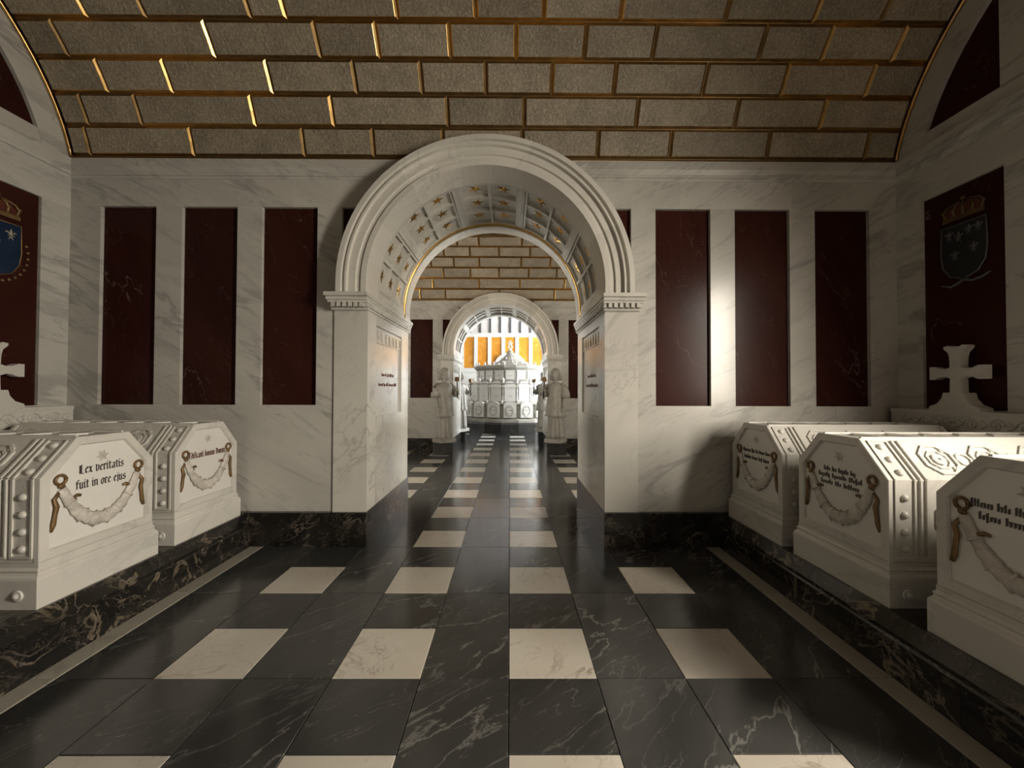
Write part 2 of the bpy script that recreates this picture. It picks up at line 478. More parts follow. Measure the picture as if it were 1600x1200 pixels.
    sm_.arcbox(XC, zc, ri + .045, ri + .075, F + .20, B - .05, 0, pi, 48)
    sh = sm_.build('coffer_ground', WHITE if not far else DARKGREY, wall)
    mb = MB()
    mb.arcbox(XC, zc, ri, ri + .05, F + .25, yc0 + .02, 0, pi, 48)
    mb.build('soffit_band', WHITE, wall)
    MB().arcbox(XC, zc, ri, ri + .07, yc1 + .10, B, 0, pi, 48).build('soffit_band', WHITE, wall)
    rim = MB()
    pth = [(XC + (ri + .012) * cos(pi * i / 48), yc1 + .05, zc + (ri + .012) * sin(pi * i / 48)) for i in range(49)]
    rim.tube([(XC + ri + .012, yc1 + .05, zi)] + pth + [(XC - ri - .012, yc1 + .05, zi)], .022, 8, up=(0, 1, 0))
    rim.build('gilt_moulding', GOLD if not far else WHITE, wall)
    MB().arcbox(XC, zc, ri + .012, ri + .05, yc1, yc1 + .10, 0, pi, 48).build('soffit_band', WHITE, wall)
    for s in (-1, 1):   # stilted strip between impost and springing
        MB().box(min(XC + s * ri, XC + s * (ri + .07)), max(XC + s * ri, XC + s * (ri + .07)), F + .25, B, zi - .01, zc).build('soffit_band', WHITE, wall)
    def rib(a, half, h0, nm='coffer_rib', y0=yc0, y1=yc1 + .01, mat=PURE if far else WHITE):  # far ribs take a paler marble, standing in for light from the hall
        MB().arcbox(XC, zc, h0, ri + .05, y0, y1, radians(a - half), radians(a + half), 2).build(nm, mat, wall)
    span = 180 / 5
    for g in range(5):
        a0 = span * g
        for e in (a0 + .9, a0 + span - .9):
            rib(e, .9, ri + .004)
        rib(a0 + 2.6, .7, ri + .016); rib(a0 + span - 2.6, .7, ri + .016)
        rib(a0 + span / 2, .75, ri + .010)
        cw = (yc1 - yc0) / 3
        for j in range(1, 3):
            hw = .05 if far else .016
            MB().arcbox(XC, zc, ri + .010, ri + .05, yc0 + j * cw - hw, yc0 + j * cw + hw, radians(a0 + 3.3), radians(a0 + span - 3.3), 8).build('coffer_rib', PURE if far else WHITE, wall)
        for q in range(2):
            a = radians(a0 + 3.3 + (span / 2 - 3.7) / 2 + q * (span / 2 - 3.1 + .1))
            for j in range(3):
                r = ri + .045
                M = (Matrix.Translation((XC + r * cos(a), yc0 + (j + .5) * cw, zc + r * sin(a)))
                     @ Matrix.Rotation(-(a - pi / 2), 4, 'Y') @ Matrix.Rotation(pi, 4, 'X') @ Matrix.Rotation(.3 * (j - 1) + q, 4, 'Z'))
                if not far:
                    place('star', STAR, wall, M)
    return wall
wall_front = arch_wall('wall_front', F1, 0.0, 'veined white marble wall with red panels around the large nearer archway')
wall_mid = arch_wall('wall_middle', F2, DZ2, 'marble wall with the smaller archway seen behind the two near statues', far=True)

# ================================================================== VAULTS
def vault(name, F, Yb, dz, joints, label, front_only=False):
    y1 = F + .035
    cy = (y1 - RV * cos(A0)) if not front_only else y1 - RV * cos(A0)
    cz = ZS + dz - RV * sin(A0)
    P = lambda ph, rho: (cy + rho * cos(ph), cz + rho * sin(ph))
    sh = MB()
    n = 44
    inner = [P(A0 + (pi - 2 * A0) * i / n, RV + .022) for i in range(n + 1)]
    outer = [P(A0 + (pi - 2 * A0) * i / n, RV + .16) for i in range(n + 1)]
    rings = [[(x, *a) for x, a in ((XL - .12, inner[i]), (XR + .12, inner[i]), (XR + .12, outer[i]), (XL - .12, outer[i]))] for i in range(n + 1)]
    sh.loft(rings, sm=False)
    root = sh.build(name, GOLDD)
    tag(root, label, 'ceiling', kind='structure')
    b0 = .018
    step = radians(7.2)
    nrow = 10 if front_only else 21
    step = (pi - 2 * A0 - 2 * b0) / 21 if not front_only else step
    for r in range(nrow):
        p0 = A0 + b0 + r * step; p1 = p0 + step
        pm = (p0 + p1) / 2
        xs = [XL + .03, XR - .03]
        if r < len(joints):
            Z = cy + RV * cos(pm)
            xs += [(x - 797) * Z / 600 for x in joints[r]]
        else:
            x = XL + .03 + random.uniform(.3, .8)
            while x < XR - .3:
                xs.append(x); x += random.choice((.56, .62, .74, .95)) * random.uniform(.95, 1.08)
        xs.sort()
        for xa, xb in zip(xs[:-1], xs[1:]):
            g, c = .003, .021
            gp, cp = g / RV, c / RV
            mb = MB(); rings = []
            for rho, i in ((RV + .03, g), (RV + .020, g), (RV + .003, g + c * .8), (RV, g + c)):
                ring = []
                q = i / RV
                for (x, ph) in ((xa + i, p0 + q), (xb - i, p0 + q), (xb - i, pm), (xb - i, p1 - q), (xa + i, p1 - q), (xa + i, pm)):
                    ring.append((x, ph, rho))
                rings.append(ring)
            xm = (xa + xb) / 2; ym, zm = P(pm, RV)
            loc = lambda t: (t[0] - xm, P(t[1], t[2])[0] - ym, P(t[1], t[2])[1] - zm)
            rr = [[loc(t) for t in ring] for ring in rings]
            for q in range(3):
                mb.loft([rr[q], rr[q + 1]], m=1, sm=False, cap=False)
            mb.add(rr[3], [(0, 1, 2, 5), (5, 2, 3, 4)], 0)
            mb.build('vault_stone', [STONE, GOLDD if random.random() < .4 else GOLD], root, Matrix.Translation((xm, ym, zm)))
    for ph in ((A0 + .006,) if front_only else (A0 + .006, pi - A0 - .006)):
        y, z = P(ph, RV + .004)
        MB().tube([(XL, y, z), (XR, y, z)], .016, 8).build('gilt_bead', GOLDD, root)
    if not front_only:
        for x in (XL + .022, XR - .022):
            MB().tube([(x, *P(A0 + (pi - 2 * A0) * i / 60, RV - .004)) for i in range(61)], .014, 8, up=(1, 0, 0)).build('gilt_bead', GOLD, root)
    return root
J1 = [[132, 295, 470, 580, 690, 815, 935, 1050, 1205, 1362], [125, 210, 390, 515, 697, 818, 997, 1155, 1292], [152, 255, 415, 550, 655, 757, 862, 962, 1105, 1232, 1368],
      [85, 320, 490, 585, 700, 805, 915, 1025, 1197, 1300, 1415], [110, 205, 375, 432, 613, 740, 850, 975, 1145, 1290, 1400]]
vault('ceiling', F1, YB, 0.0, J1, 'barrel vault of rough stone blocks with gilded joints in the near room')
J2 = [[560, 600, 656, 695, 780, 866, 900, 940], [590, 635, 676, 748, 812, 882, 930], [560, 610, 692, 734, 779, 826, 870, 915],
      [600, 672, 708, 748, 814, 860, 910], [580, 650, 692, 733, 779, 828, 880], [600, 675, 713, 747, 815, 850, 900], [590, 640, 700, 780, 836, 880]]
vault('ceiling', F2, F1 + TH, DZ2, J2, 'stone block vault of the middle room seen through the nearer archway', front_only=True)

# ================================================================== END WALLS AND OUTER SHELL
VCY, VCZ = F1 + .035 - RV * cos(A0), ZS - RV * sin(A0)
def window(name, label, x, y0, y1, z0, z1, mat, cols, rows, arch=False):
    """leaded daylight window in a right-hand wall: frame, muntins and one pane per light"""
    root = empty(name, (x, (y0 + y1) / 2, z0))
    tag(root, label, 'window', kind='structure')
    w, h, f = (y1 - y0), (z1 - z0), .035
    fr = MB()
    fr.box(-.03, .04, -w / 2, -w / 2 + f, 0, h); fr.box(-.03, .04, w / 2 - f, w / 2, 0, h)
    fr.box(-.03, .04, -w / 2 + f, w / 2 - f, 0, f); fr.box(-.03, .04, -w / 2 + f, w / 2 - f, h - f, h)
    fr.build('window_frame', IRON, root)
    cw, ch = (w - 2 * f) / cols, (h - 2 * f) / rows
    for i in range(1, cols):
        yy = -w / 2 + f + i * cw
        MB().box(-.012, .02, yy - .008, yy + .008, f, h - f).build('muntin', IRON, root)
    for j in range(1, rows):
        MB().box(-.012, .02, -w / 2 + f, w / 2 - f, f + j * ch - .008, f + j * ch + .008).build('muntin', IRON, root)
    pm = MB().box(0, .008, -cw / 2 + .004, cw / 2 - .004, -ch / 2 + .004, ch / 2 - .004).mesh('pane', mat)
    for i in range(cols):
        for j in range(rows):
            place('pane', pm, root, Matrix.Translation((.006, -w / 2 + f + (i + .5) * cw, f + (j + .5) * ch)))
    return root
WY0, WY1, WZ0, WZ1 = -.12, .78, 1.25, 3.45
def end_wall(name, s, label):
    xf = XR if s > 0 else XL
    def bx(mb, d0, d1, *r):
        return mb.box(min(xf + s * d0, xf + s * d1), max(xf + s * d0, xf + s * d1), *r)
    core = MB()
    y0, y1 = YB - .1, F1 + .12
    if s > 0:
        bx(core, .05, .45, y0, WY0, 0, 5.7); bx(core, .05, .45, WY1, y1, 0, 5.7)
        bx(core, .05, .45, WY0, WY1, 0, WZ0); bx(core, .05, .45, WY0, WY1, WZ1, 5.7)
    else:
        bx(core, .05, .45, y0, y1, 0, 5.7)
    wall = core.build(name, SHADE)
    tag(wall, label, 'wall', kind='structure')
    def fc(nm, mat, ya, yb, z0, z1, d0=0, d1=.055):
        return slab(nm, mat, wall, min(xf + s * d0, xf + s * d1), max(xf + s * d0, xf + s * d1), ya, yb, z0, z1)
    pa, pb, zp0, zp1 = 2.915, 3.51, 1.346, 3.25
    fe = F1 + .05
    fc('dado_slab', WALLM, 1.9, fe, 0, zp0); fc('dado_slab', WALLM, YB, 1.9, 0, WZ0 if s > 0 else zp0)
    fc('pilaster_strip', WALLM, pb, fe, zp0, zp1); fc('pilaster_strip', WALLM, 2.66, pa, zp0, zp1)
    fc('red_panel', RED, pa - .008, pb + .008, zp0 - .005, zp1 + .005, .028, .05)
    fc('wall_slab', WALLM, WY1, 2.66, zp0, zp1)
    if s > 0:
        fc('pilaster_strip', WALLM, YB, WY0, zp0, zp1)
    else:
        fc('wall_slab', WALLM, YB, WY1, zp0, zp1)
    fc('frieze_slab', WALLM, 1.7, fe, zp1, 3.55); fc('frieze_slab', WALLM, WY1, 1.7, zp1, 3.55)
    prof = [(-.0, 3.55), (-.008, 3.575), (-.018, 3.578), (-.022, 3.605), (-.015, 3.61), (-.038, 3.65), (-.04, 3.73), (.05, 3.73), (.05, 3.55)]
    MB().prism([(xf + s * a, b) for a, b in prof], 'y', YB, fe).build('cornice', WALLM, wall)
    # lunette: low band, curved band under the vault, upright strip, dark red ground
    fc('lunette_band', WALLM, YB, fe, 3.73, 3.865)
    MB().prism([(VCY + q * cos(a), VCZ + q * sin(a)) for q, aa in ((RV + .01, range(0, 41)), (RV - .215, range(40, -1, -1))) for a in [A0 - .03 + (pi - 2 * A0 + .06) * t / 40 for t in aa]],
               'x', min(xf - s * .004, xf + s * .055), max(xf - s * .004, xf + s * .055)).build('lunette_band', WALLM, wall)
    fc('lunette_strip', WALLM, 2.66, 2.93, 3.86, 5.0)
    fc('lunette_panel', RED, 2.92, 3.62, 3.85, 4.9, .03, .05)
    fc('lunette_panel', WALLM, YB, 2.67, 3.85, 5.3, .03, .05)
    return wall
end_wall('wall_right', 1, 'shadowed right end wall with red panel, lunette and daylight window beyond the frame')
end_wall('wall_left', -1, 'dim left end wall with red panel and pale marble frame')
window('window_1', 'tall leaded window high in the right end wall, outside the frame', XR + .34, WY0, WY1, WZ0, WZ1, G1, 2, 6)
# wall behind the camera with its own doorway
bw = MB()
for s in (-1, 1):
    a, b = XC + s * JW, (XL - .3 if s < 0 else XR + .45)
    bw.box(min(a, b), max(a, b), YB - .6, YB, 0, 2.5)
arc = [(XC + JW * cos(pi * i / 20), 2.5 + JW * sin(pi * i / 20)) for i in range(21)]
for i in range(20):
    (xa, za), (xb, zb) = arc[i], arc[i + 1]
    bw.prism([(xa, za), (xa, 5.7), (xb, 5.7), (xb, zb)], 'y', YB - .6, YB)
bw.box(XL - .3, XC - JW, YB - .6, YB, 2.5, 5.7); bw.box(XC + JW, XR + .45, YB - .6, YB, 2.5, 5.7)
tag(bw.build('wall_back', WALLM), 'marble wall with a doorway behind the camera', 'wall', kind='structure')
wbk = [o for o in bpy.data.objects if o.name == 'wall_back'][0]
for s in (-1, 1):
    for a in (1.35, 1.99, 2.63, 3.27):
        x0, x1 = sorted((XC + s * a, XC + s * (a + .54)))
        slab('red_panel', RED, wbk, x0, x1, YB, YB + .012, 1.346, 3.28)
    x0, x1 = sorted((XC + s * 1.16, XC + s * 3.95))
    slab('base_slab', PORTORO, wbk, x0, x1, YB, YB + .01, 0, .32)
roof = MB().box(XL - .5, XR + .6, YB - .6, F2 + TH, 5.7, 5.9).build('ceiling_slab', SHADE)
tag(roof, 'rough slab hidden above the stone vaults', 'ceiling', kind='structure')
# middle room side walls
Y2a, Y2b = F1 + TH, F2 + .1
V0, V1 = Y2a + .22, Y2a + 1.02
w2 = MB()
w2.box(XL - .4, XL, Y2a, V0, 0, 5.7); w2.box(XL - .4, XL, V1, Y2b, 0, 5.7)
w2.box(XL - .4, XL, V0, V1, 0, 1.2); w2.box(XL - .4, XL, V0, V1, 3.3, 5.7)
tag(w2.build('wall_left', WALLM), 'plain marble side wall of the middle room on the left', 'wall', kind='structure')
m2 = MB()
m2.box(XR, XR + .4, Y2a, V0, 0, 5.7); m2.box(XR, XR + .4, V1, Y2b, 0, 5.7)
m2.box(XR, XR + .4, V0, V1, 0, 1.2); m2.box(XR, XR + .4, V0, V1, 3.3, 5.7)
tag(m2.build('wall_right', WALLM), 'plain marble side wall of the middle room on the right', 'wall', kind='structure')
window('window_2', 'leaded daylight window in the middle room, hidden by the right pier', XR + .05, V0, V1, 1.2, 3.3, G2, 3, 6)
wl = window('window_3', 'added leaded daylight window in the middle room, hidden by the left pier', XL - .05, V0, V1, 1.2, 3.3, G2, 3, 6)
wl.rotation_euler = (0, 0, pi)  # window added to light the middle wall and push statue shadows outward
# the back face of the nearer arched wall continues as the middle room's near vault half: plain plaster shell above it

# ================================================================== BACKGROUND HALL
Y3a, Y3b, X3L, X3R = F2 + TH, 17.6, -4.9, 4.7
tag(MB().box(X3L - .3, X3L, Y3a, Y3b, 0, 7.6).build('wall_left', PURE), 'white side wall of the bright far hall on the left', 'wall', kind='structure')
m3 = MB()
U = [(11.2, 12.6), (13.4, 14.9), (15.6, 16.9)]
ys = [Y3a] + [q for u in U for q in u] + [Y3b]
for i in range(0, len(ys), 2):
    m3.box(X3R, X3R + .3, ys[i], ys[i + 1], 0, 7.6)
for a, b in U:
    m3.box(X3R, X3R + .3, a, b, 0, 1.1); m3.box(X3R, X3R + .3, a, b, 4.3, 7.6)
tag(m3.build('wall_right', PURE), 'white window wall of the bright far hall on the right', 'wall', kind='structure')
for i, (a, b) in enumerate(U):
    window('window_%d' % (4 + i), ('nearest', 'middle', 'farthest')[i] + ' of three tall daylight windows of the far hall, out of view on the right', X3R + .15, a, b, 1.1, 4.3, G3, 4, 8)
tag(MB().box(X3L - .3, X3R + .3, Y3a - .05, Y3a, 5.6, 7.9).build('wall_hall_front', PURE), 'upper front wall of the far hall above the smaller archway', 'wall', kind='structure')
we = MB().box(X3L - .3, X3R + .3, Y3b + .08, Y3b + .4, 0, 7.9).build('wall_far', PURE)
tag(we, 'far hall wall with glowing yellow marble panels between white strips', 'wall', kind='structure')
slab('dado_slab', PURE, we, X3L, X3R, Y3b, Y3b + .08, 0, 2.49)
for z0, z1, p in ((1.95, 2.0, .03), (2.30, 2.36, .04), (2.44, 2.49, .02)):
    slab('rail_moulding', PURE, we, X3L, X3R, Y3b - p, Y3b + .02, z0, z1)
slab('frieze_slab', PURE, we, X3L, X3R, Y3b, Y3b + .08, 3.92, 4.02)
slab('cornice', PURE, we, X3L, X3R, Y3b - .06, Y3b + .08, 4.02, 4.10)
for i in range(-7, 8):
    slab('yellow_panel', YELLOW, we, i * .63 - .235, i * .63 + .235, Y3b + .05, Y3b + .08, 2.48, 3.93)
    slab('pilaster_strip', PURE, we, i * .63 + .232, i * .63 + .398, Y3b, Y3b + .08, 2.49, 3.92)
ar = MB().sweep_arch([(.78, Y3b + .02), (.78, Y3b - .07), (.70, Y3b - .07), (.69, Y3b - .05), (.62, Y3b - .05), (.62, Y3b + .02)], 0, 2.42, 0, pi, 24, drop0=.0, drop1=.0)
ar.build('arched_surround', PURE, we)
MB().prism([(.63, 0)] + [(.63 * cos(pi * i / 20), 2.42 + .63 * sin(pi * i / 20)) for i in range(21)] + [(-.63, 0)], 'y', Y3b - .02, Y3b + .01).build('arched_panel', PURE, we)
R3 = (Y3b - Y3a) / 2; C3 = (Y3a + Y3b) / 2
v3 = MB()
rings = []
for i in range(41):
    a = pi * i / 40
    rings.append([(x, C3 + r * cos(a), 4.10 + r * sin(a)) for x, r in ((X3L - .2, R3), (X3R + .2, R3), (X3R + .2, R3 + .2), (X3L - .2, R3 + .2))])
v3.loft(rings, sm=False)
c3 = v3.build('ceiling', PINK)
tag(c3, 'pale ribbed vault of the bright far hall', 'ceiling', kind='structure')
for i in range(-9, 10):
    mb = MB(); x = i * .46
    mb.loft([[(xx, C3 + r * cos(pi * k / 40), 4.10 + r * sin(pi * k / 40)) for xx, r in ((x - .045, R3 + .02), (x + .045, R3 + .02), (x + .045, R3 - .05), (x - .045, R3 - .05))] for k in range(0, 41)], sm=False)
    mb.build('vault_rib', DARKGREY, c3)
for k, a in enumerate((.16, .34, .55)):
    MB().box(X3L, X3R, -.02, .02, -.04, .04).build('vault_band', PURE, c3, Matrix.Translation((0, C3 + (R3 - .01) * cos(a), 4.10 + (R3 - .01) * sin(a))) @ Matrix.Rotation(a, 4, 'X'))

# ================================================================== SARCOPHAGUS PLINTHS
def plinth(s, label):
    xi = XC + s * 2.24                             # foot, at the light border strip
    xo = (XL + .02) if s < 0 else (XR - .02)
    root = empty('sarcophagus_plinth', ((xi + xo) / 2, (YB + F1) / 2, 0))
    tag(root, label, 'plinth')
    cx, cy = (xi + xo) / 2, (YB + F1) / 2
    S = lambda d: xi + s * min(d, abs(xo - xi)) - cx
    ys_ = [YB + .01, .78, 1.72, 2.62, F1 - .004]
    for a, b in zip(ys_[:-1], ys_[1:]):
        p = [(S(0), 0), (S(0), .195), (S(.012), .205), (S(1.9), .205), (S(1.9), 0)]
        MB().prism(p, 'y', a + .001 - cy, b - .001 - cy).build('lower_slab', PORTORO, root)
        p = [(S(.016), .205), (S(.016), .225), (S(.07), .30), (S(1.9), .30), (S(1.9), .205)]
        MB().prism(p, 'y', a + .001 - cy, b - .001 - cy).build('upper_slab', PORTORO, root)
plinth(-1, 'gold-veined black marble plinth under the left row of sarcophagi')
plinth(1, 'dark gold-veined marble plinth under the right row of sarcophagi')

# ================================================================== SARCOPHAGI
SL = 1.50
def spiral(cu, cv, r0, turns, sgn, n=22):
    return [(cu + sgn * r0 * (1 - .85 * i / n) * cos(2 * pi * turns * i / n), cv + r0 * (1 - .85 * i / n) * sin(2 * pi * turns * i / n)) for i in range(n + 1)]
PROFILE = [(-.335, .24), (.335, .24), (.335, .70), (.155, .91), (-.155, .91), (-.335, .70)]
def inset(poly, d):
    n = len(poly); out = []
    for i in range(n):
        p0, p1, p2 = Vector(poly[i - 1]), Vector(poly[i]), Vector(poly[(i + 1) % n])
        e1, e2 = (p1 - p0).normalized(), (p2 - p1).normalized()
        n1, n2 = Vector((-e1.y, e1.x)), Vector((-e2.y, e2.x))
        b = (n1 + n2); b = b / max(b.dot(n1), .2)
        out.append(tuple(p1 + b * d))
    return out
# part meshes shared by all sarcophagi, local frame: x runs from the aisle front to the head, y across, z up
def sarc_parts():
    parts = []                                      # (name, mesh, matrix)
    I = Matrix.Identity(4)
    mb = MB()
    rect = lambda h, i, z: [(-i, -h, z), (SL + i * 0, -h, z), (SL + i * 0, h, z), (-i, h, z)]
    mb.loft([rect(.36, .0, 0), rect(.36, .0, .155), rect(.357, -.004, .168), rect(.347, -.012, .178), rect(.343, -.016, .19), rect(.348, -.012, .20), rect(.337, -.022, .215), rect(.337, -.022, .24)], sm=False)
    parts.append(('base', mb.mesh('base', CARVED), I))
    mb = MB().prism(inset(PROFILE, .002), 'x', .045, SL - .01)
    parts.append(('body', mb.mesh('body', CARVED), I))
    # front frame ring
    mb = MB(); o, i1, i2 = PROFILE, inset(PROFILE, .046), inset(PROFILE, .054)
    rg = lambda pl, x: [(x, a, b) for a, b in pl]
    mb.loft([rg(o, .05), rg(o, .026), rg(inset(PROFILE, .004), .022), rg(i1, .022), rg(i2, .034), rg(i2, .05)], sm=False, cap=False)
    parts.append(('front_frame', mb.mesh('front_frame', CARVED), I))
    mb = MB().prism(inset(PROFILE, .053), 'x', .0375, .05)
    parts.append(('front_panel', mb.mesh('front_panel', PURE), I))
    # transform from the u,v,w drawing plane to the front panel
    FM = Matrix(((0, 0, -1, .0374), (-1, 0, 0, 0), (0, 1, 0, 0), (0, 0, 0, 1)))
    # six-pointed rosette
    mb = MB(); v = [(0, .775, .006)]
    for k in range(12):
        r = .042 if k % 2 == 0 else .020
        v.append((r * cos(pi * k / 6 + .2), .775 + r * sin(pi * k / 6 + .2), .001))
    mb.add(v, [(0, 1 + k, 1 + (k + 1) % 12) for k in range(12)])
    mb.ball((0, .775, .006), .010, 8, 5, sc=(1, 1, .6))
    parts.append(('rosette', mb.mesh('rosette', GARL), FM))
    # garland: swelling festoon of clustered leaves
    path, rad = [], []
    n = 40
    for k in range(n + 1):
        t = -1 + 2 * k / n
        u = .225 * t; vv = .385 + .235 * abs(t) ** 2.3
        path.append((u, vv, .006)); rad.append((.024 + .018 * (1 - t * t)) * (1 + .10 * sin(k * 2.1) + .06 * sin(k * .9)))
    mb = MB().tube(path, rad, 10, squash=1.0, up=(0, 0, 1))
    mb.v = [(a, b, .002 + max(0, c - .002) * .55) for a, b, c in mb.v]
    for k in range(4, n - 3, 6):
        a, b = Vector(path[k]), Vector(path[k + 1]); d = (b - a).normalized()
        nn = Vector((-d.y, d.x, 0))
        mb.tube([a + nn * rad[k] * 1.02 + Vector((0, 0, .0)), a + nn * rad[k] * .6 + Vector((0, 0, .019)), a - nn * rad[k] * .6 + Vector((0, 0, .019)), a - nn * rad[k] * 1.02], .0055, 6)
    parts.append(('garland', mb.mesh('garland', GARL), FM))
    for s in (-1, 1):
        mb = MB()
        mb.tube([(s * .232 + .027 * cos(2 * pi * k / 14), .672 + .027 * sin(2 * pi * k / 14), .008) for k in range(15)], .0085, 6, up=(0, 0, 1))
        mb.ball((s * .228, .634, .008), .017, 8, 5, sc=(1.2, .9, .6))
        parts.append(('bow', mb.mesh('bow', RIBBON), FM))
        tl = MB().tube([(s * .236, .60, .007), (s * .262, .565, .008), (s * .250, .52, .01), (s * .258, .47, .008), (s * .264, .42, .007), (s * .276, .385, .005)],
                       [.010, .013, .015, .013, .015, .011], 6, squash=.6, up=(0, 0, 1))
        parts.append(('ribbon_tail', tl.mesh('ribbon_tail', RIBBON), FM))
        tl = MB().tube([(s * .205, .575, .007), (s * .185, .553, .008), (s * .165, .550, .010), (s * .145, .562, .008), (s * .125, .556, .006)],
                       [.008, .010, .011, .010, .009], 6, squash=.6, up=(0, 0, 1))
        parts.append(('ribbon_curl', tl.mesh('ribbon_curl', RIBBON), FM))
    # long sides: u along x, v up the face; vertical face then slope
    for s in (-1, 1):
        VM = Matrix(((1, 0, 0, 0), (0, 0, s, s * .3335), (0, 1, 0, .24), (0, 0, 0, 1)))
        th = math.atan2(.21, .18)
        SM = Matrix(((1, 0, 0, 0), (0, -s * cos(th), s * sin(th), s * .3335), (0, sin(th), cos(th), .70), (0, 0, 0, 1)))
        Lv, Ls = .46, .2766
        for M, Lh, ns, tagv in ((VM, Lv, 4, 'v'), (SM, Ls, 3, 's')):
            fr = MB()
            lo, hi = (.035, Lh) if tagv == 'v' else (0, Lh - .02)
            for u0, u1, h in ((.055, .066, .009), (.165, .176, .009), (.196, .204, .013), (.232, .246, .011), (SL - .06, SL - .04, .010)):
                parts.append(('side_moulding', MB().box(u0, u1, lo, hi, -.006, h).mesh('side_moulding', CARVED), M))
            for u0, u1, v0, v1 in (((.055, .176, .025, .038), (.196, SL - .04, .025, .038)) if tagv == 'v' else ((.055, .176, Lh - .03, Lh - .018),)):
                parts.append(('side_moulding', MB().box(u0, u1, v0, v1, -.006, .0095).mesh('side_moulding', CARVED), M))
            st = MB().lathe([(.021, -.004), (.021, .006), (.016, .013), (.006, .018)], 12)
            stm = st.mesh('stud', CARVED)
            for k in range(ns):
                vv = lo + (hi - lo) * (k + .5) / ns if tagv == 's' else .075 + k * .095
                parts.append(('stud', stm, M @ Matrix.Translation((.115, vv, 0))))
            # interlaced octagon relief
            pitch = .30; rr = .105 if tagv == 's' else .12
            rel = MB()
            def octa(cu, cv, r, wd, h, rot=pi / 8):
                for k in range(8):
                    a, b = rot + k * pi / 4, rot + (k + 1) * pi / 4
                    rel.add([(cu + q * cos(x), cv + q * sin(x), z) for z in (-.004, h) for q, x in ((r, a), (r, b), (r - wd, b), (r - wd, a))],
                            [(4, 5, 6, 7), (0, 1, 5, 4), (2, 3, 7, 6)])
            cv = (lo + hi) / 2
            for k in range(4):
                cu = .40 + k * pitch
                if cu + rr > SL - .06: break
                octa(cu, cv, rr, .016, .010); octa(cu, cv, rr * .62, .012, .008); octa(cu, cv, rr * .36, .03, .012, 0)
                for q in range(4):
                    a = pi / 4 + q * pi / 2
                    rel.box(cu + rr * .8 * cos(a) - .012, cu + rr * .8 * cos(a) + .012, cv + rr * .8 * sin(a) - .012, cv + rr * .8 * sin(a) + .012, -.004, .007)
                if tagv == 'v' and Lh > .3:
                    for dv in (-.17, .17):
                        octa(cu + pitch / 2, cv + dv, .05, .012, .008); octa(cu, cv + dv * 1.02, .035, .03, .006, 0)
                octa(cu + pitch / 2, cv, .045, .012, .008, 0)
            parts.append(('relief_panel', rel.mesh('relief_panel', CARVED), M))
        BMx = Matrix(((1, 0, 0, 0), (0, 0, s, s * .36), (0, 1, 0, 0), (0, 0, 0, 1)))
        bs = MB().lathe([(.030, -.004), (.030, .006), (.024, .009), (.020, .006), (.014, .016), (.004, .020)], 14).mesh('rosette_boss', CARVED)
        for u in (.10, SL - .12):
            parts.append(('rosette_boss', bs, BMx @ Matrix.Translation((u, .075, 0))))
    top = MB()
    for s in (-1, 1):
        top.box(.05, SL - .03, s * .135 - .008, s * .135 + .008, .905, .918)
    for k in range(6):
        cu = .2 + k * .23
        top.prism([(cu - .07, 0), (cu, -.10), (cu + .07, 0), (cu, .10)], 'z', .906, .918)
    parts.append(('lid_ornament', top.mesh('lid_ornament', CARVED), I))
    return parts, FM
SPARTS, SFM = sarc_parts()
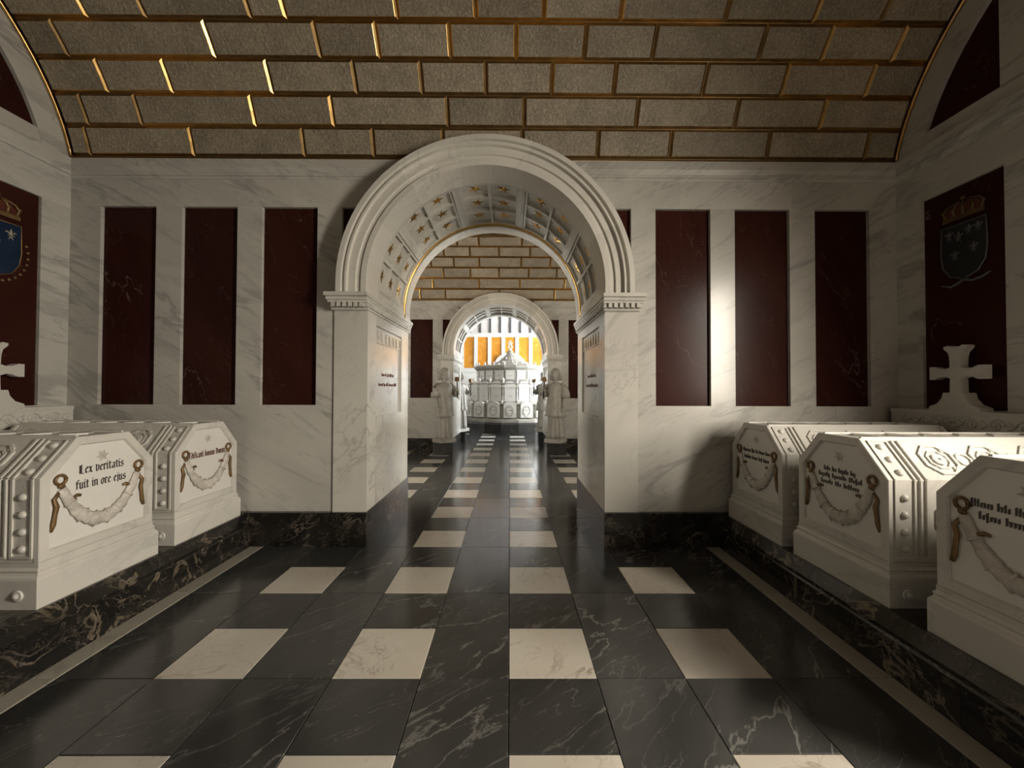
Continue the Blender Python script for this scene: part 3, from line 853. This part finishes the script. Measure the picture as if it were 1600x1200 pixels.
GLYPH = {
 'i': (.36, [[(.05, .88), (.15, 1), (.15, .12), (.27, 0)], [(.12, 1.30), (.2, 1.38)]]),
 'n': (.70, [[(.05, .88), (.15, 1), (.15, 0)], [(.15, .82), (.4, 1), (.5, .88), (.5, .12), (.6, 0)]]),
 'm': (1.05, [[(.05, .88), (.15, 1), (.15, 0)], [(.15, .82), (.4, 1), (.5, .88), (.5, 0)], [(.5, .82), (.75, 1), (.85, .88), (.85, .12), (.95, 0)]]),
 'u': (.70, [[(.05, .9), (.15, 1), (.15, .15), (.3, 0), (.5, .18)], [(.5, 1), (.5, .12), (.6, 0)]]),
 'v': (.64, [[(.05, 1.12), (.15, 1), (.15, .15), (.3, 0), (.52, .2), (.52, .85), (.4, 1)]]),
 'r': (.52, [[(.05, .88), (.15, 1), (.15, .1), (.25, 0)], [(.15, .8), (.35, 1), (.45, .88)]]),
 'e': (.60, [[(.5, .75), (.32, 1), (.15, .8), (.15, .2), (.32, 0), (.5, .15)], [(.5, .78), (.15, .5)]]),
 'o': (.64, [[(.3, 1), (.12, .82), (.12, .18), (.3, 0), (.5, .18), (.5, .82), (.3, 1)]]),
 'a': (.68, [[(.12, .85), (.3, 1), (.48, .85), (.48, .1), (.58, 0)], [(.48, .55), (.14, .42), (.14, .12), (.28, 0), (.48, .2)]]),
 's': (.60, [[(.5, .85), (.32, 1), (.14, .82), (.14, .65), (.48, .4), (.48, .15), (.3, 0), (.1, .15)]]),
 't': (.50, [[(.2, 1.3), (.2, .12), (.32, 0), (.45, .1)], [(.02, 1), (.42, 1)]]),
 'f': (.52, [[(.5, 1.35), (.35, 1.45), (.2, 1.3), (.2, 0)], [(.02, .95), (.42, .95)]]),
 'j': (.38, [[(.12, .9), (.22, 1), (.22, -.2), (.05, -.38)], [(.19, 1.30), (.27, 1.38)]]),
 'x': (.64, [[(.05, 1), (.2, .9), (.4, .1), (.55, 0)], [(.5, 1), (.1, 0)]]),
 'd': (.64, [[(.1, 1.45), (.48, .9), (.48, .18), (.3, 0), (.12, .18), (.12, .75), (.3, .95), (.48, .8)]]),
 'c': (.58, [[(.48, .85), (.3, 1), (.13, .82), (.13, .18), (.3, 0), (.48, .12)]]),
 'L': (.88, [[(.3, 1.4), (.18, 1.25), (.18, .1), (.3, .08), (.75, 0)], [(.05, 1.3), (.5, 1.4)], [(.4, 1.35), (.4, .2)]]),
 'D': (.98, [[(.1, 1.4), (.5, 1.4), (.8, 1.1), (.8, .3), (.5, 0), (.1, .05)], [(.25, 1.4), (.25, .05)], [(.42, 1.2), (.42, .25)]]),
 '\u00c6': (1.08, [[(.1, .05), (.35, 1.35), (.55, 1.4)], [(.2, .55), (.5, .55)], [(.55, 1.4), (.55, 0), (.95, .08)], [(.55, 1.4), (.95, 1.35)], [(.55, .75), (.85, .72)]]),
 ' ': (.42, [])}
def blackletter(body, xh, mat, width):
    """gothic lettering written with a broad slanted nib"""
    total = sum(GLYPH[c][0] for c in body); k = width / total
    nb = (.075 * k, .075 * xh); mb = MB(); u = -width / 2
    for c in body:
        adv, strokes = GLYPH[c]
        for st in strokes:
            for (a, b), (c_, d) in zip(st[:-1], st[1:]):
                p, q = (u + a * k, b * xh), (u + c_ * k, d * xh)
                hull = [(p[0] - nb[0], p[1] - nb[1]), (p[0] + nb[0], p[1] + nb[1]), (q[0] + nb[0], q[1] + nb[1]), (q[0] - nb[0], q[1] - nb[1])]
                ar = sum(hull[i][0] * hull[(i + 1) % 4][1] - hull[(i + 1) % 4][0] * hull[i][1] for i in range(4))
                if abs(ar) < 2e-6 * 4:
                    e = .02 * k
                    hull = [(p[0] - nb[0] + e, p[1] - nb[1] - e), (q[0] + nb[0] + e, q[1] + nb[1] - e), (q[0] + nb[0] - e, q[1] + nb[1] + e), (p[0] - nb[0] - e, p[1] - nb[1] + e)]
                mb.prism(hull, 'z', 0, .0025)
        u += adv * k
    return mb.mesh('inscription', mat)
def sarcophagus(s, yc, label, lines):
    x = XC + s * 2.33
    root = empty('sarcophagus', (x, yc, .30), 0 if s > 0 else pi)
    tag(root, label, 'sarcophagus', 'marble sarcophagi in two rows')
    made = {}
    for nm, me, M in SPARTS:
        o = place(nm, me, root, M)
        if nm in ('relief_panel', 'lid_ornament'):
            o['kind'] = 'stuff'
    fp = [c for c in root.children if c.name.startswith('front_panel')][0]
    for ln in lines:
        if isinstance(ln[0], str):
            tx, vv, sz, wd, mat = ln
            me = blackletter(tx, sz, mat, wd)
            place('inscription', me, fp, SFM @ Matrix.Translation((0, vv, .0006)))
        else:
            words, vv, hh, wd, u0 = ln
            place('inscription', minims(words, hh, u0, vv, wd, int(vv * 1000)).mesh('inscription', INK), fp, SFM)
    return root
sarcophagus(-1, 2.47, 'white sarcophagus at the left frame edge, inscribed Lex veritatis above a gilt-bowed garland',
            [('Lex veritatis', .683, .036, .27, INK), ('fuit in ore ejus', .594, .036, .30, INK)])
sarcophagus(-1, 3.325, 'smaller-looking sarcophagus on the left against the arched wall, one line of lettering',
            [('\u00c6dificavit domum Domini', .628, .034, .40, INKR)])
sarcophagus(1, 3.325, 'farthest sarcophagus on the right, touching the arched wall, two lines of lettering',
            [((9, 4, 3, 6, 5), .655, .024, .36, 0), ((8, 6, 4, 6), .595, .024, .33, 0)])
sarcophagus(1, 2.485, 'middle sarcophagus on the right with a brightly lit studded side',
            [((4, 3, 6, 3), .665, .024, .24, 0), ((6, 7, 6), .622, .024, .33, 0), ((6, 3, 7), .575, .024, .29, 0)])
sarcophagus(1, 1.575, 'nearest sarcophagus on the right, cut by the frame edge, its front in shadow',
            [((7, 4, 6, 8, 4), .672, .026, .40, 0), ((6, 5, 4, 7), .618, .026, .34, 0)])

# ================================================================== LEDGES WITH CARVED SCROLLS, CROSSES
def ledge(s, label):
    xf = XR if s > 0 else XL
    root = empty('carved_ledge', (xf - s * .1, 3.2, .30))
    tag(root, label, 'ledge')
    d = .13
    # local: x outwards from the wall towards the room = -s
    X = lambda q: -s * (q) + s * .1
    def bx(nm, q0, q1, y0, y1, z0, z1, mat=CARVED):
        return MB().box(min(X(q0), X(q1)), max(X(q0), X(q1)), y0, y1, z0, z1).build(nm, mat, root)
    y0, y1 = 2.45 - 3.2, 3.688 - 3.2
    bx('ledge_body', .003, d - .02, y0, y1, 0, 1.0, WALLM)
    bx('ledge_top', .003, d, y0, y1, 1.0, 1.036, CARVED)
    fz = bx('scroll_frieze', .003, d - .008, y0, y1, .87, 1.0, CARVED)
    for k in range(7):
        yy = y0 + .11 + k * .165
        pts = spiral(yy, .935, .05, 1.6, 1 if k % 2 else -1)
        mb = MB().tube([(X(d - .006), a, b) for a, b in pts], [.009 * (1 - .4 * i / len(pts)) for i in range(len(pts))], 6, up=(1, 0, 0))
        mb.ball((X(d - .006), pts[-1][0], pts[-1][1]), .013, 8, 5)
        for q in range(3):
            a = -.6 + q * .6
            mb.tube([(X(d - .006), yy + .05, .935), (X(d - .002), yy + .08, .935 + .03 * sin(a)), (X(d - .006), yy + .10, .935 + .055 * sin(a))], [.006, .011, .003], 6, up=(1, 0, 0))
        mb.build('scroll', CARVED, fz)
    return root
ledge(-1, 'scroll-carved marble ledge along the foot of the left red panel')
ledge(1, 'scroll-carved marble ledge along the foot of the right red panel')
def cross(s, yc, label):
    xf = XR if s > 0 else XL
    root = empty('marble_cross', (xf - s * .065, yc, 1.336))
    tag(root, label, 'cross', 'marble crosses before the red panels')
    t = .032
    # flared shoulder base
    poly = [(-.185, 0), (.185, 0), (.18, .03), (.12, .055), (.085, .10), (.072, .15), (-.072, .15), (-.085, .10), (-.12, .055), (-.18, .03)]
    MB().prism(poly, 'x', -.055, .055).build('pedestal', CARVED, root)
    right = [(.042, .15), (.038, .27), (.075, .285), (.13, .278), (.13, .27), (.145, .27), (.15, .262), (.195, .262), (.195, .372), (.15, .372), (.145, .364), (.13, .364),
             (.13, .356), (.075, .349), (.040, .362), (.042, .44), (.052, .485), (.085, .522), (.085, .54), (.05, .546), (.03, .534)]
    poly = right + [(-a, b) for a, b in right[::-1]]
    MB().prism(poly, 'x', -t, t).build('cross_arms', CARVED, root)
    return root
cross(-1, 3.14, 'pale marble cross before the left red panel, cut by the frame edge')
cross(1, 3.175, 'pale marble cross standing before the right red panel')

# ================================================================== COATS OF ARMS
def fleur(c, h):
    mb = MB(); u, v = c
    def leaf(pts, w):
        mb.tube([(a, b, .006) for a, b in pts], w, 6, squash=.6, up=(0, 0, 1))
    leaf([(u, v - .05 * h), (u, v + .1 * h), (u, v + .3 * h), (u, v + .5 * h)], [.05 * h, .12 * h, .10 * h, .01 * h])
    for s in (-1, 1):
        leaf([(u, v - .05 * h), (u + s * .12 * h, v + .12 * h), (u + s * .26 * h, v + .22 * h), (u + s * .36 * h, v + .12 * h)], [.04 * h, .07 * h, .07 * h, .02 * h])
        leaf([(u, v - .08 * h), (u + s * .08 * h, v - .25 * h), (u + s * .16 * h, v - .38 * h)], [.04 * h, .05 * h, .015 * h])
    mb.box(u - .2 * h, u + .2 * h, v - .1 * h, v - .03 * h, .002, .012)
    return mb
def arms(s, yc, label, fleurs, hh):
    xf = XR if s > 0 else XL
    root = empty('coat_of_arms', (xf + s * .0275, yc, 2.40))
    tag(root, label, 'coat of arms')
    M = Matrix(((0, 0, -s, 0), (-s, 0, 0, 0), (0, 1, 0, 0), (0, 0, 0, 1)))
    sh = [(-.16, .52), (.16, .52), (.165, .28), (.15, .17), (.10, .09), (.03, .06), (0, .04), (-.03, .06), (-.10, .09), (-.15, .17), (-.165, .28)]
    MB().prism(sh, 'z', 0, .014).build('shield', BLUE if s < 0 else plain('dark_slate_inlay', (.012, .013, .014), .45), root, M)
    n = len(sh)
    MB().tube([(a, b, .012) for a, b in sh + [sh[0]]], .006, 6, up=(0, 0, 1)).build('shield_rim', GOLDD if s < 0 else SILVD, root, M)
    for c in fleurs:
        mb = fleur(c, hh); mb.v = [(a, b, d + .008) for a, b, d in mb.v]
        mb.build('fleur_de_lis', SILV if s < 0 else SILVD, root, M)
    # crown
    mb = MB(); mb.box(-.15, .15, .565, .60, .002, .016)
    for k in range(5):
        u = -.13 + k * .065
        mb.tube([(u * 1.0, .60, .008), (u * 1.12, .65, .010), (u * .9, .69, .010), (u * .35, .715, .008)], [.012, .010, .009, .006], 6, up=(0, 0, 1))
        mb.ball((u * 1.12, .655, .012), .013, 8, 5)
    mb.ball((0, .735, .01), .018, 8, 5)
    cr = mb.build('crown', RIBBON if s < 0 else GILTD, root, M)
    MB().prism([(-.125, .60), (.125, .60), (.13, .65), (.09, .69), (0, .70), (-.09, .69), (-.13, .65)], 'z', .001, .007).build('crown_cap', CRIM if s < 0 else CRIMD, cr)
    if s < 0:
        bead = MB().ball((0, 0, 0), .014, 8, 5, sc=(1, 1, .7)).mesh('collar_bead', RIBBON)
        for k in range(19):
            a = radians(-200 + 220 * k / 18)
            place('collar_bead', bead, root, M @ Matrix.Translation((.215 * cos(a), .27 + .26 * sin(a), .008)))
    else:
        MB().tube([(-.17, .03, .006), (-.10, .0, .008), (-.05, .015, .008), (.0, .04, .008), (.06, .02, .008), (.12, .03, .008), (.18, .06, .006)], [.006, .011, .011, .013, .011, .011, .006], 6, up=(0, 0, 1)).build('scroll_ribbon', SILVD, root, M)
arms(-1, 3.22, 'blue shield with a pale fleur-de-lis and gilt collar on the left red panel', [(-.015, .33), (-.09, .42), (.09, .42)], .11)
arms(1, 3.20, 'dark shield with rows of fleurs-de-lis and reddish crown on the right panel',
     [(-.10, .44), (-.03, .41), (.04, .45), (.105, .45), (-.06, .26), (.075, .29)], .10)

# ================================================================== HERALD STATUES
def statue(x, y, z, rz, mir, label):
    root = empty('herald_statue', (x, y, z), rz)
    tag(root, label, 'statue', 'marble heralds flanking the far archway')
    m = mir
    # local: faces -y, x to the figure's left (camera right when rz = 0)
    MB().loft([[(a * .205, b * .19, zz) for a, b in ((-1, -1), (1, -1), (1, 1), (-1, 1))] for zz in (0, .085)] , sm=False).build('foot_slab', SHADEM, root)
    def ring(z_, cx, cy, rx, ry, fold=0.0, nf=11, ph=0.0, n=48):
        return [(cx + (rx + fold * sin(nf * t + ph) + fold * .5 * sin(5 * t + 2 * ph)) * cos(t), cy + (ry + fold * sin(nf * t + ph)) * sin(t), z_) for t in [2 * pi * k / n for k in range(n)]]
    # body: robe, torso, neck and head as one surface, then arms grown from the shoulders
    mb = MB()
    prof = [(.085, 0, 0, .200, .170, .030), (.16, 0, 0, .190, .160, .032), (.40, 0, 0, .175, .147, .029), (.65, 0, 0, .165, .138, .018), (.85, 0, 0, .170, .135, .007), (1.00, 0, 0, .155, .115, .004),
            (1.15, 0, .005, .175, .118, .002), (1.27, 0, .01, .190, .115, 0), (1.34, 0, .012, .170, .100, 0), (1.385, 0, .01, .095, .075, 0), (1.41, 0, .0, .058, .058, 0), (1.455, 0, -.01, .054, .056, 0)]
    rings = [ring(*p_, nf=11, ph=p_[0] * 1.5) for p_ in prof]
    hz = [(1.475, .064, .076), (1.50, .076, .094), (1.53, .085, .106), (1.565, .090, .112), (1.60, .092, .114), (1.635, .089, .110), (1.67, .075, .094), (1.70, .048, .062), (1.712, .008, .010)]
    for zz, rx, ry in hz:
        r = ring(zz, 0, -.012, rx, ry)
        q = []
        for (a, b, c) in r:
            if b < -.04:
                w = max(0, 1 - abs(a) / .018)
                if 1.525 < c < 1.58: b -= .022 * w            # nose
                if 1.58 <= c < 1.61 and .02 < abs(a) < .05: b += .012   # eye sockets
                if 1.495 < c < 1.505: b -= .006 * max(0, 1 - abs(a) / .03)  # lips
                if 1.47 < c < 1.48: b -= .008 * max(0, 1 - abs(a) / .03)  # chin
            q.append((a, b, c))
        rings.append(q)
    mb.loft(rings)
    # hanging arm on the outer side, raised arm holding a mace on the inner side
    mb.tube([(m * .17, .01, 1.30), (m * .225, .015, 1.17), (m * .235, .0, 1.02), (m * .225, -.035, .88), (m * .215, -.06, .80)], [.055, .052, .045, .037, .030], 12)
    sh = Vector((-m * .17, .01, 1.30))
    mb.tube([sh, (-m * .235, -.03, 1.18), (-m * .25, -.08, 1.08), (-m * .22, -.17, 1.12), (-m * .19, -.22, 1.19)], [.055, .050, .046, .038, .029], 12)
    for (hx, hy, hz_, dirv) in ((m * .212, -.066, .775, Vector((0, -.15, -1))), (-m * .185, -.228, 1.215, Vector((m * .1, -.2, 1)))):
        d = dirv.normalized()
        mb.ball((hx, hy, hz_), .034, 10, 6, sc=(.7, 1.0, 1.2))
        for f in range(4):
            o = Vector((hx, hy - .024 + f * .016, hz_))
            L = (.055, .064, .06, .048)[f]
            mb.tube([o, o + d * (L * .6 + .02), o + d * (L + .02) + Vector((-.012 * m, 0, 0))], [.0095, .009, .007], 6)
        o = Vector((hx, hy - .030, hz_))
        mb.tube([o, o + Vector((0, -.022, 0)) + d * .015, o + Vector((0, -.028, 0)) + d * .04], [.011, .010, .008], 6)
    mb.build('body', SHADEM, root)
    # tabard, open at the sides, to mid thigh
    tb = MB()
    prof = [(.60, .225, .185, .024), (.63, .223, .183, .024), (.80, .205, .168, .022), (1.0, .188, .148, .017), (1.15, .196, .140, .006), (1.27, .205, .134, .003), (1.34, .186, .116, 0), (1.375, .12, .09, 0), (1.385, .075, .068, 0)]
    rr = [ring(p_[0], 0, .004, p_[1], p_[2], p_[3], nf=9, ph=1 + p_[0]) for p_ in prof]
    tb.loft([ring(.62, 0, .004, .200, .16, .024, nf=9, ph=1.6)] + rr, cap=False)
    tbo = tb.build('tabard', SHADEM, root)
    for zz, w in ((.605, .016), (.64, .010)):
        MB().loft([ring(zz - w / 2, 0, .004, .233, .193, .024, nf=9, ph=1.62), ring(zz + w / 2, 0, .004, .233, .193, .024, nf=9, ph=1.62)], cap=False).build('hem_band', SHADEM, tbo)
    for sgn, pts, rad in ((m, [(m * .14, .01, 1.335), (m * .215, .012, 1.26), (m * .245, .012, 1.14), (m * .25, .008, 1.04)], [.065, .085, .098, .106]),
                          (-m, [(-m * .14, .01, 1.335), (-m * .225, -.01, 1.26), (-m * .255, -.045, 1.15), (-m * .262, -.065, 1.09)], [.065, .085, .098, .104])):
        MB().tube(pts, rad, 16, squash=1.0).build('sleeve', SHADEM, root)
    MB().tube([(.078 * cos(t), .004 + .07 * sin(t), 1.392) for t in [2 * pi * k / 20 for k in range(21)]], .016, 8).build('collar', SHADEM, root)
    # bobbed hair with a fringe
    hr = MB(); rings = []
    for zz, rx, ry, cy in ((1.44, .115, .10, .040), (1.465, .142, .122, .036), (1.53, .145, .130, .028), (1.59, .132, .128, .014), (1.645, .118, .126, -.002), (1.69, .092, .102, -.006), (1.728, .048, .056, -.004), (1.74, .006, .008, -.002)):
        r = []
        for k in range(40):
            t = 2 * pi * k / 40
            a, b = rx * cos(t) * (1 + .03 * sin(13 * t)), ry * sin(t) * (1 + .03 * sin(13 * t))
            if zz < 1.62 and b < -.02:                       # face opening
                b = -.02 + (b + .02) * .15
                a *= 1.0
            r.append((a, cy + b, zz))
        rings.append(r)
    hr.loft(rings)
    hr.build('hair', SHADEM, root)
    # mace with a dark bronze head
    mc = MB().tube([(-m * .20, -.235, 1.02), (-m * .175, -.25, 1.42)], .014, 8)
    mo = mc.build('mace', IRON, root)
    hd = MB().ball((-m * .172, -.252, 1.46), .048, 10, 6, sc=(1, 1, 1.25))
    for k in range(6):
        a = 2 * pi * k / 6
        hd.box(-m * .172 + .045 * cos(a) - .008, -m * .172 + .045 * cos(a) + .008, -.252 + .045 * sin(a) - .008, -.252 + .045 * sin(a) + .008, 1.41, 1.51)
    hd.build('mace_head', RIBBON, mo)
    return root
def pedestal(x, y, z, w, d, label):
    root = empty('statue_pedestal', (x, y, 0)); tag(root, label, 'pedestal')
    MB().box(-w, w, -d, d, 0, z - .02).build('pedestal_block', BLACK, root)
    MB().box(-w - .008, w + .008, -d - .008, d + .008, z - .02, z).build('pedestal_cap', BLACK, root)
PX = 1.30
for s, tx, rz in ((-1, 'left', .75), (1, 'right', -.55)):
    y = F2 - .30
    pedestal(XC + s * PX, y + .005, .28, .225, .22, 'black marble pedestal under the near statue at the %s of the far archway' % tx)
    statue(XC + s * PX, y, .28, rz, s, 'robed marble herald statue at the near %s side of the far archway' % tx)
    y = F2 + TH + .34
    pedestal(XC + s * 1.22, y, .30, .17, .21, 'black pedestal of the statue standing just beyond the far archway on the %s' % tx)
    statue(XC + s * 1.22, y, .30, rz * 1.4, s, 'half-hidden marble herald with raised mace beyond the far archway on the %s' % tx)

# ================================================================== POLYGONAL MAUSOLEUM
def mausoleum():
    root = empty('polygonal_mausoleum', (0.0, 14.72, 0))
    tag(root, 'tiered white polygonal mausoleum on a black base in the far hall', 'mausoleum')
    n = 20; ap = 1 / cos(pi / n); off = -pi / 2 + pi / n
    def ngon(nm, mat, tiers, parent=root):
        mb = MB().lathe([(r * ap, z) for r, z in tiers], n, sm=False, rot=off)
        return mb.build(nm, mat, parent)
    ngon('black_base', BLACK, [(1.88, 0), (1.88, .34), (1.86, .36), (1.86, .385)])
    t1 = ngon('lower_tier', SHADEM, [(1.84, .385), (1.84, .47), (1.80, .50), (1.78, .52), (1.74, .54), (1.74, .96), (1.80, 1.0), (1.80, 1.03), (1.5, 1.05)])
    t2 = ngon('middle_tier', SHADEM, [(1.56, 1.03), (1.56, 1.10), (1.48, 1.12), (1.48, 1.62), (1.56, 1.66), (1.58, 1.72), (1.2, 1.76)])
    t3 = ngon('upper_tier', SHADEM, [(1.30, 1.72), (1.30, 1.80), (1.24, 1.83), (1.24, 2.20), (1.30, 2.24), (1.35, 2.28), (1.36, 2.36), (1.1, 2.40)])
    rf = ngon('roof', SHADEM, [(1.22, 2.36), (.95, 2.40), (.67, 2.47), (.45, 2.58), (.30, 2.70), (.17, 2.84), (.10, 2.94), (.12, 2.97), (.06, 3.0), (.05, 3.02)])
    def hood(w, z0, z1, zt, k=8):
        return [(-w, z0), (w, z0), (w, z1)] + [(w * cos(pi * i / k), z1 + (zt - z1) * sin(pi * i / k)) for i in range(1, k)] + [(-w, z1)]
    # shared facet meshes, local frame: facet looks along -y
    f1 = MB().prism(hood(.215, .56, .98, 1.10), 'y', -.10, .02).mesh('niche_block', PURE)
    oc = MB()
    for k in range(8):
        a, b = pi / 8 + k * pi / 4, pi / 8 + (k + 1) * pi / 4
        oc.add([(q * .8 * cos(x), yy, .79 + q * sin(x)) for yy in (.0, -.022) for q, x in ((.185, a), (.185, b), (.135, b), (.135, a))], [(4, 5, 6, 7), (0, 1, 5, 4), (2, 3, 7, 6)])
    f1b = oc.mesh('niche_ring', GARL)
    f1c = MB().prism([(.10 * cos(2 * pi * k / 16), .79 + .12 * sin(2 * pi * k / 16)) for k in range(16)], 'y', -.012, 0).mesh('niche_tablet', PURE)
    f2 = MB().prism(hood(.19, 1.10, 1.62, 1.80), 'y', -.09, .02).mesh('arched_tablet', PURE)
    f2b = MB().box(-.215, .215, -.12, .02, 1.58, 1.64).mesh('tablet_cornice', PURE)
    f3 = MB().box(-.15, .15, -.03, .02, 1.86, 2.17).mesh('upper_tablet', PURE)
    f3b = MB().box(-.17, .17, -.05, .02, 2.15, 2.18).mesh('tablet_cornice', PURE)
    col = MB().lathe([(.05, 1.08), (.05, 1.14), (.034, 1.16), (.030, 1.55), (.05, 1.60), (.055, 1.66)], 10).mesh('colonnette', CARVED)
    hole = MB().box(-.05, .05, -.012, .012, 1.28, 1.44).mesh('dark_opening', IRON)
    urn = MB().lathe([(.03, 0), (.05, .03), (.03, .06), (.055, .10), (.05, .14), (.015, .19), (.004, .21)], 8).mesh('urn', PURE)
    ins = minims((3, 5), .018, 0, 0, .16, 5).mesh('inscription', INK)
    for k in range(n):
        R = Matrix.Rotation(2 * pi * k / n, 4, 'Z')
        H = Matrix.Rotation(2 * pi * (k + .5) / n, 4, 'Z')
        if abs(((2 * pi * k / n + pi) % (2 * pi)) - pi) > 2.1:
            continue
        T = lambda M, r: M @ Matrix.Translation((0, -r, 0))
        a = place('niche_block', f1, t1, T(R, 1.74)); place('niche_ring', f1b, t1, T(R, 1.84)); place('niche_tablet', f1c, t1, T(R, 1.84))
        place('arched_tablet', f2, t2, T(R, 1.48)); place('tablet_cornice', f2b, t2, T(R, 1.48))
        place('upper_tablet', f3, t3, T(R, 1.24)); place('tablet_cornice', f3b, t3, T(R, 1.24))
        place('colonnette', col, t2, T(H, 1.55)); place('dark_opening', hole, t2, T(H, 1.53))
        place('urn', urn, t2, T(H, 1.53) @ Matrix.Translation((0, 0, 1.72))); place('urn', urn, t1, T(H, 1.72) @ Matrix.Translation((0, 0, 1.03)) @ Matrix.Scale(.55, 4))
        place('urn', urn, t3, T(H, 1.28) @ Matrix.Translation((0, 0, 2.36)) @ Matrix.Scale(.7, 4))
        for (r, z, tt) in ((1.853, .80, t1), (1.572, 1.27, t2), (1.272, 1.98, t3)):
            place('inscription', ins, tt, T(R, r) @ Matrix.Translation((0, 0, z)) @ Matrix.Rotation(pi / 2, 4, 'X'))
    cro = MB().ball((0, 0, 0), .035, 8, 5, sc=(.8, 1, 1.3)).mesh('crocket', PURE)
    for k in range(0, n, 2):
        for r, z in ((.90, 2.43), (.58, 2.53), (.33, 2.69)):
            place('crocket', cro, rf, Matrix.Rotation(2 * pi * (k + .5) / n, 4, 'Z') @ Matrix.Translation((0, -r, z)))
    fin = MB()
    fin.lathe([(.05, 3.00), (.07, 3.04), (.04, 3.07), (.04, 3.10)], 10)
    for k in range(4):
        a = pi / 4 + k * pi / 2
        fin.tube([(0, 0, 3.07), (.10 * cos(a), .10 * sin(a), 3.12), (.06 * cos(a), .06 * sin(a), 3.23), (.12 * cos(a), .12 * sin(a), 3.30)], [.02, .03, .022, .012], 6)
    fin.ball((0, 0, 3.26), .07, 10, 6)
    fin.box(-.015, .015, -.015, .015, 3.30, 3.40); fin.box(-.05, .05, -.012, .012, 3.35, 3.37)
    fin.build('finial', PURE, rf)
mausoleum()
for o in bpy.data.objects:
    if o.name.split('.')[0] == 'inscription':
        o['kind'] = 'stuff'
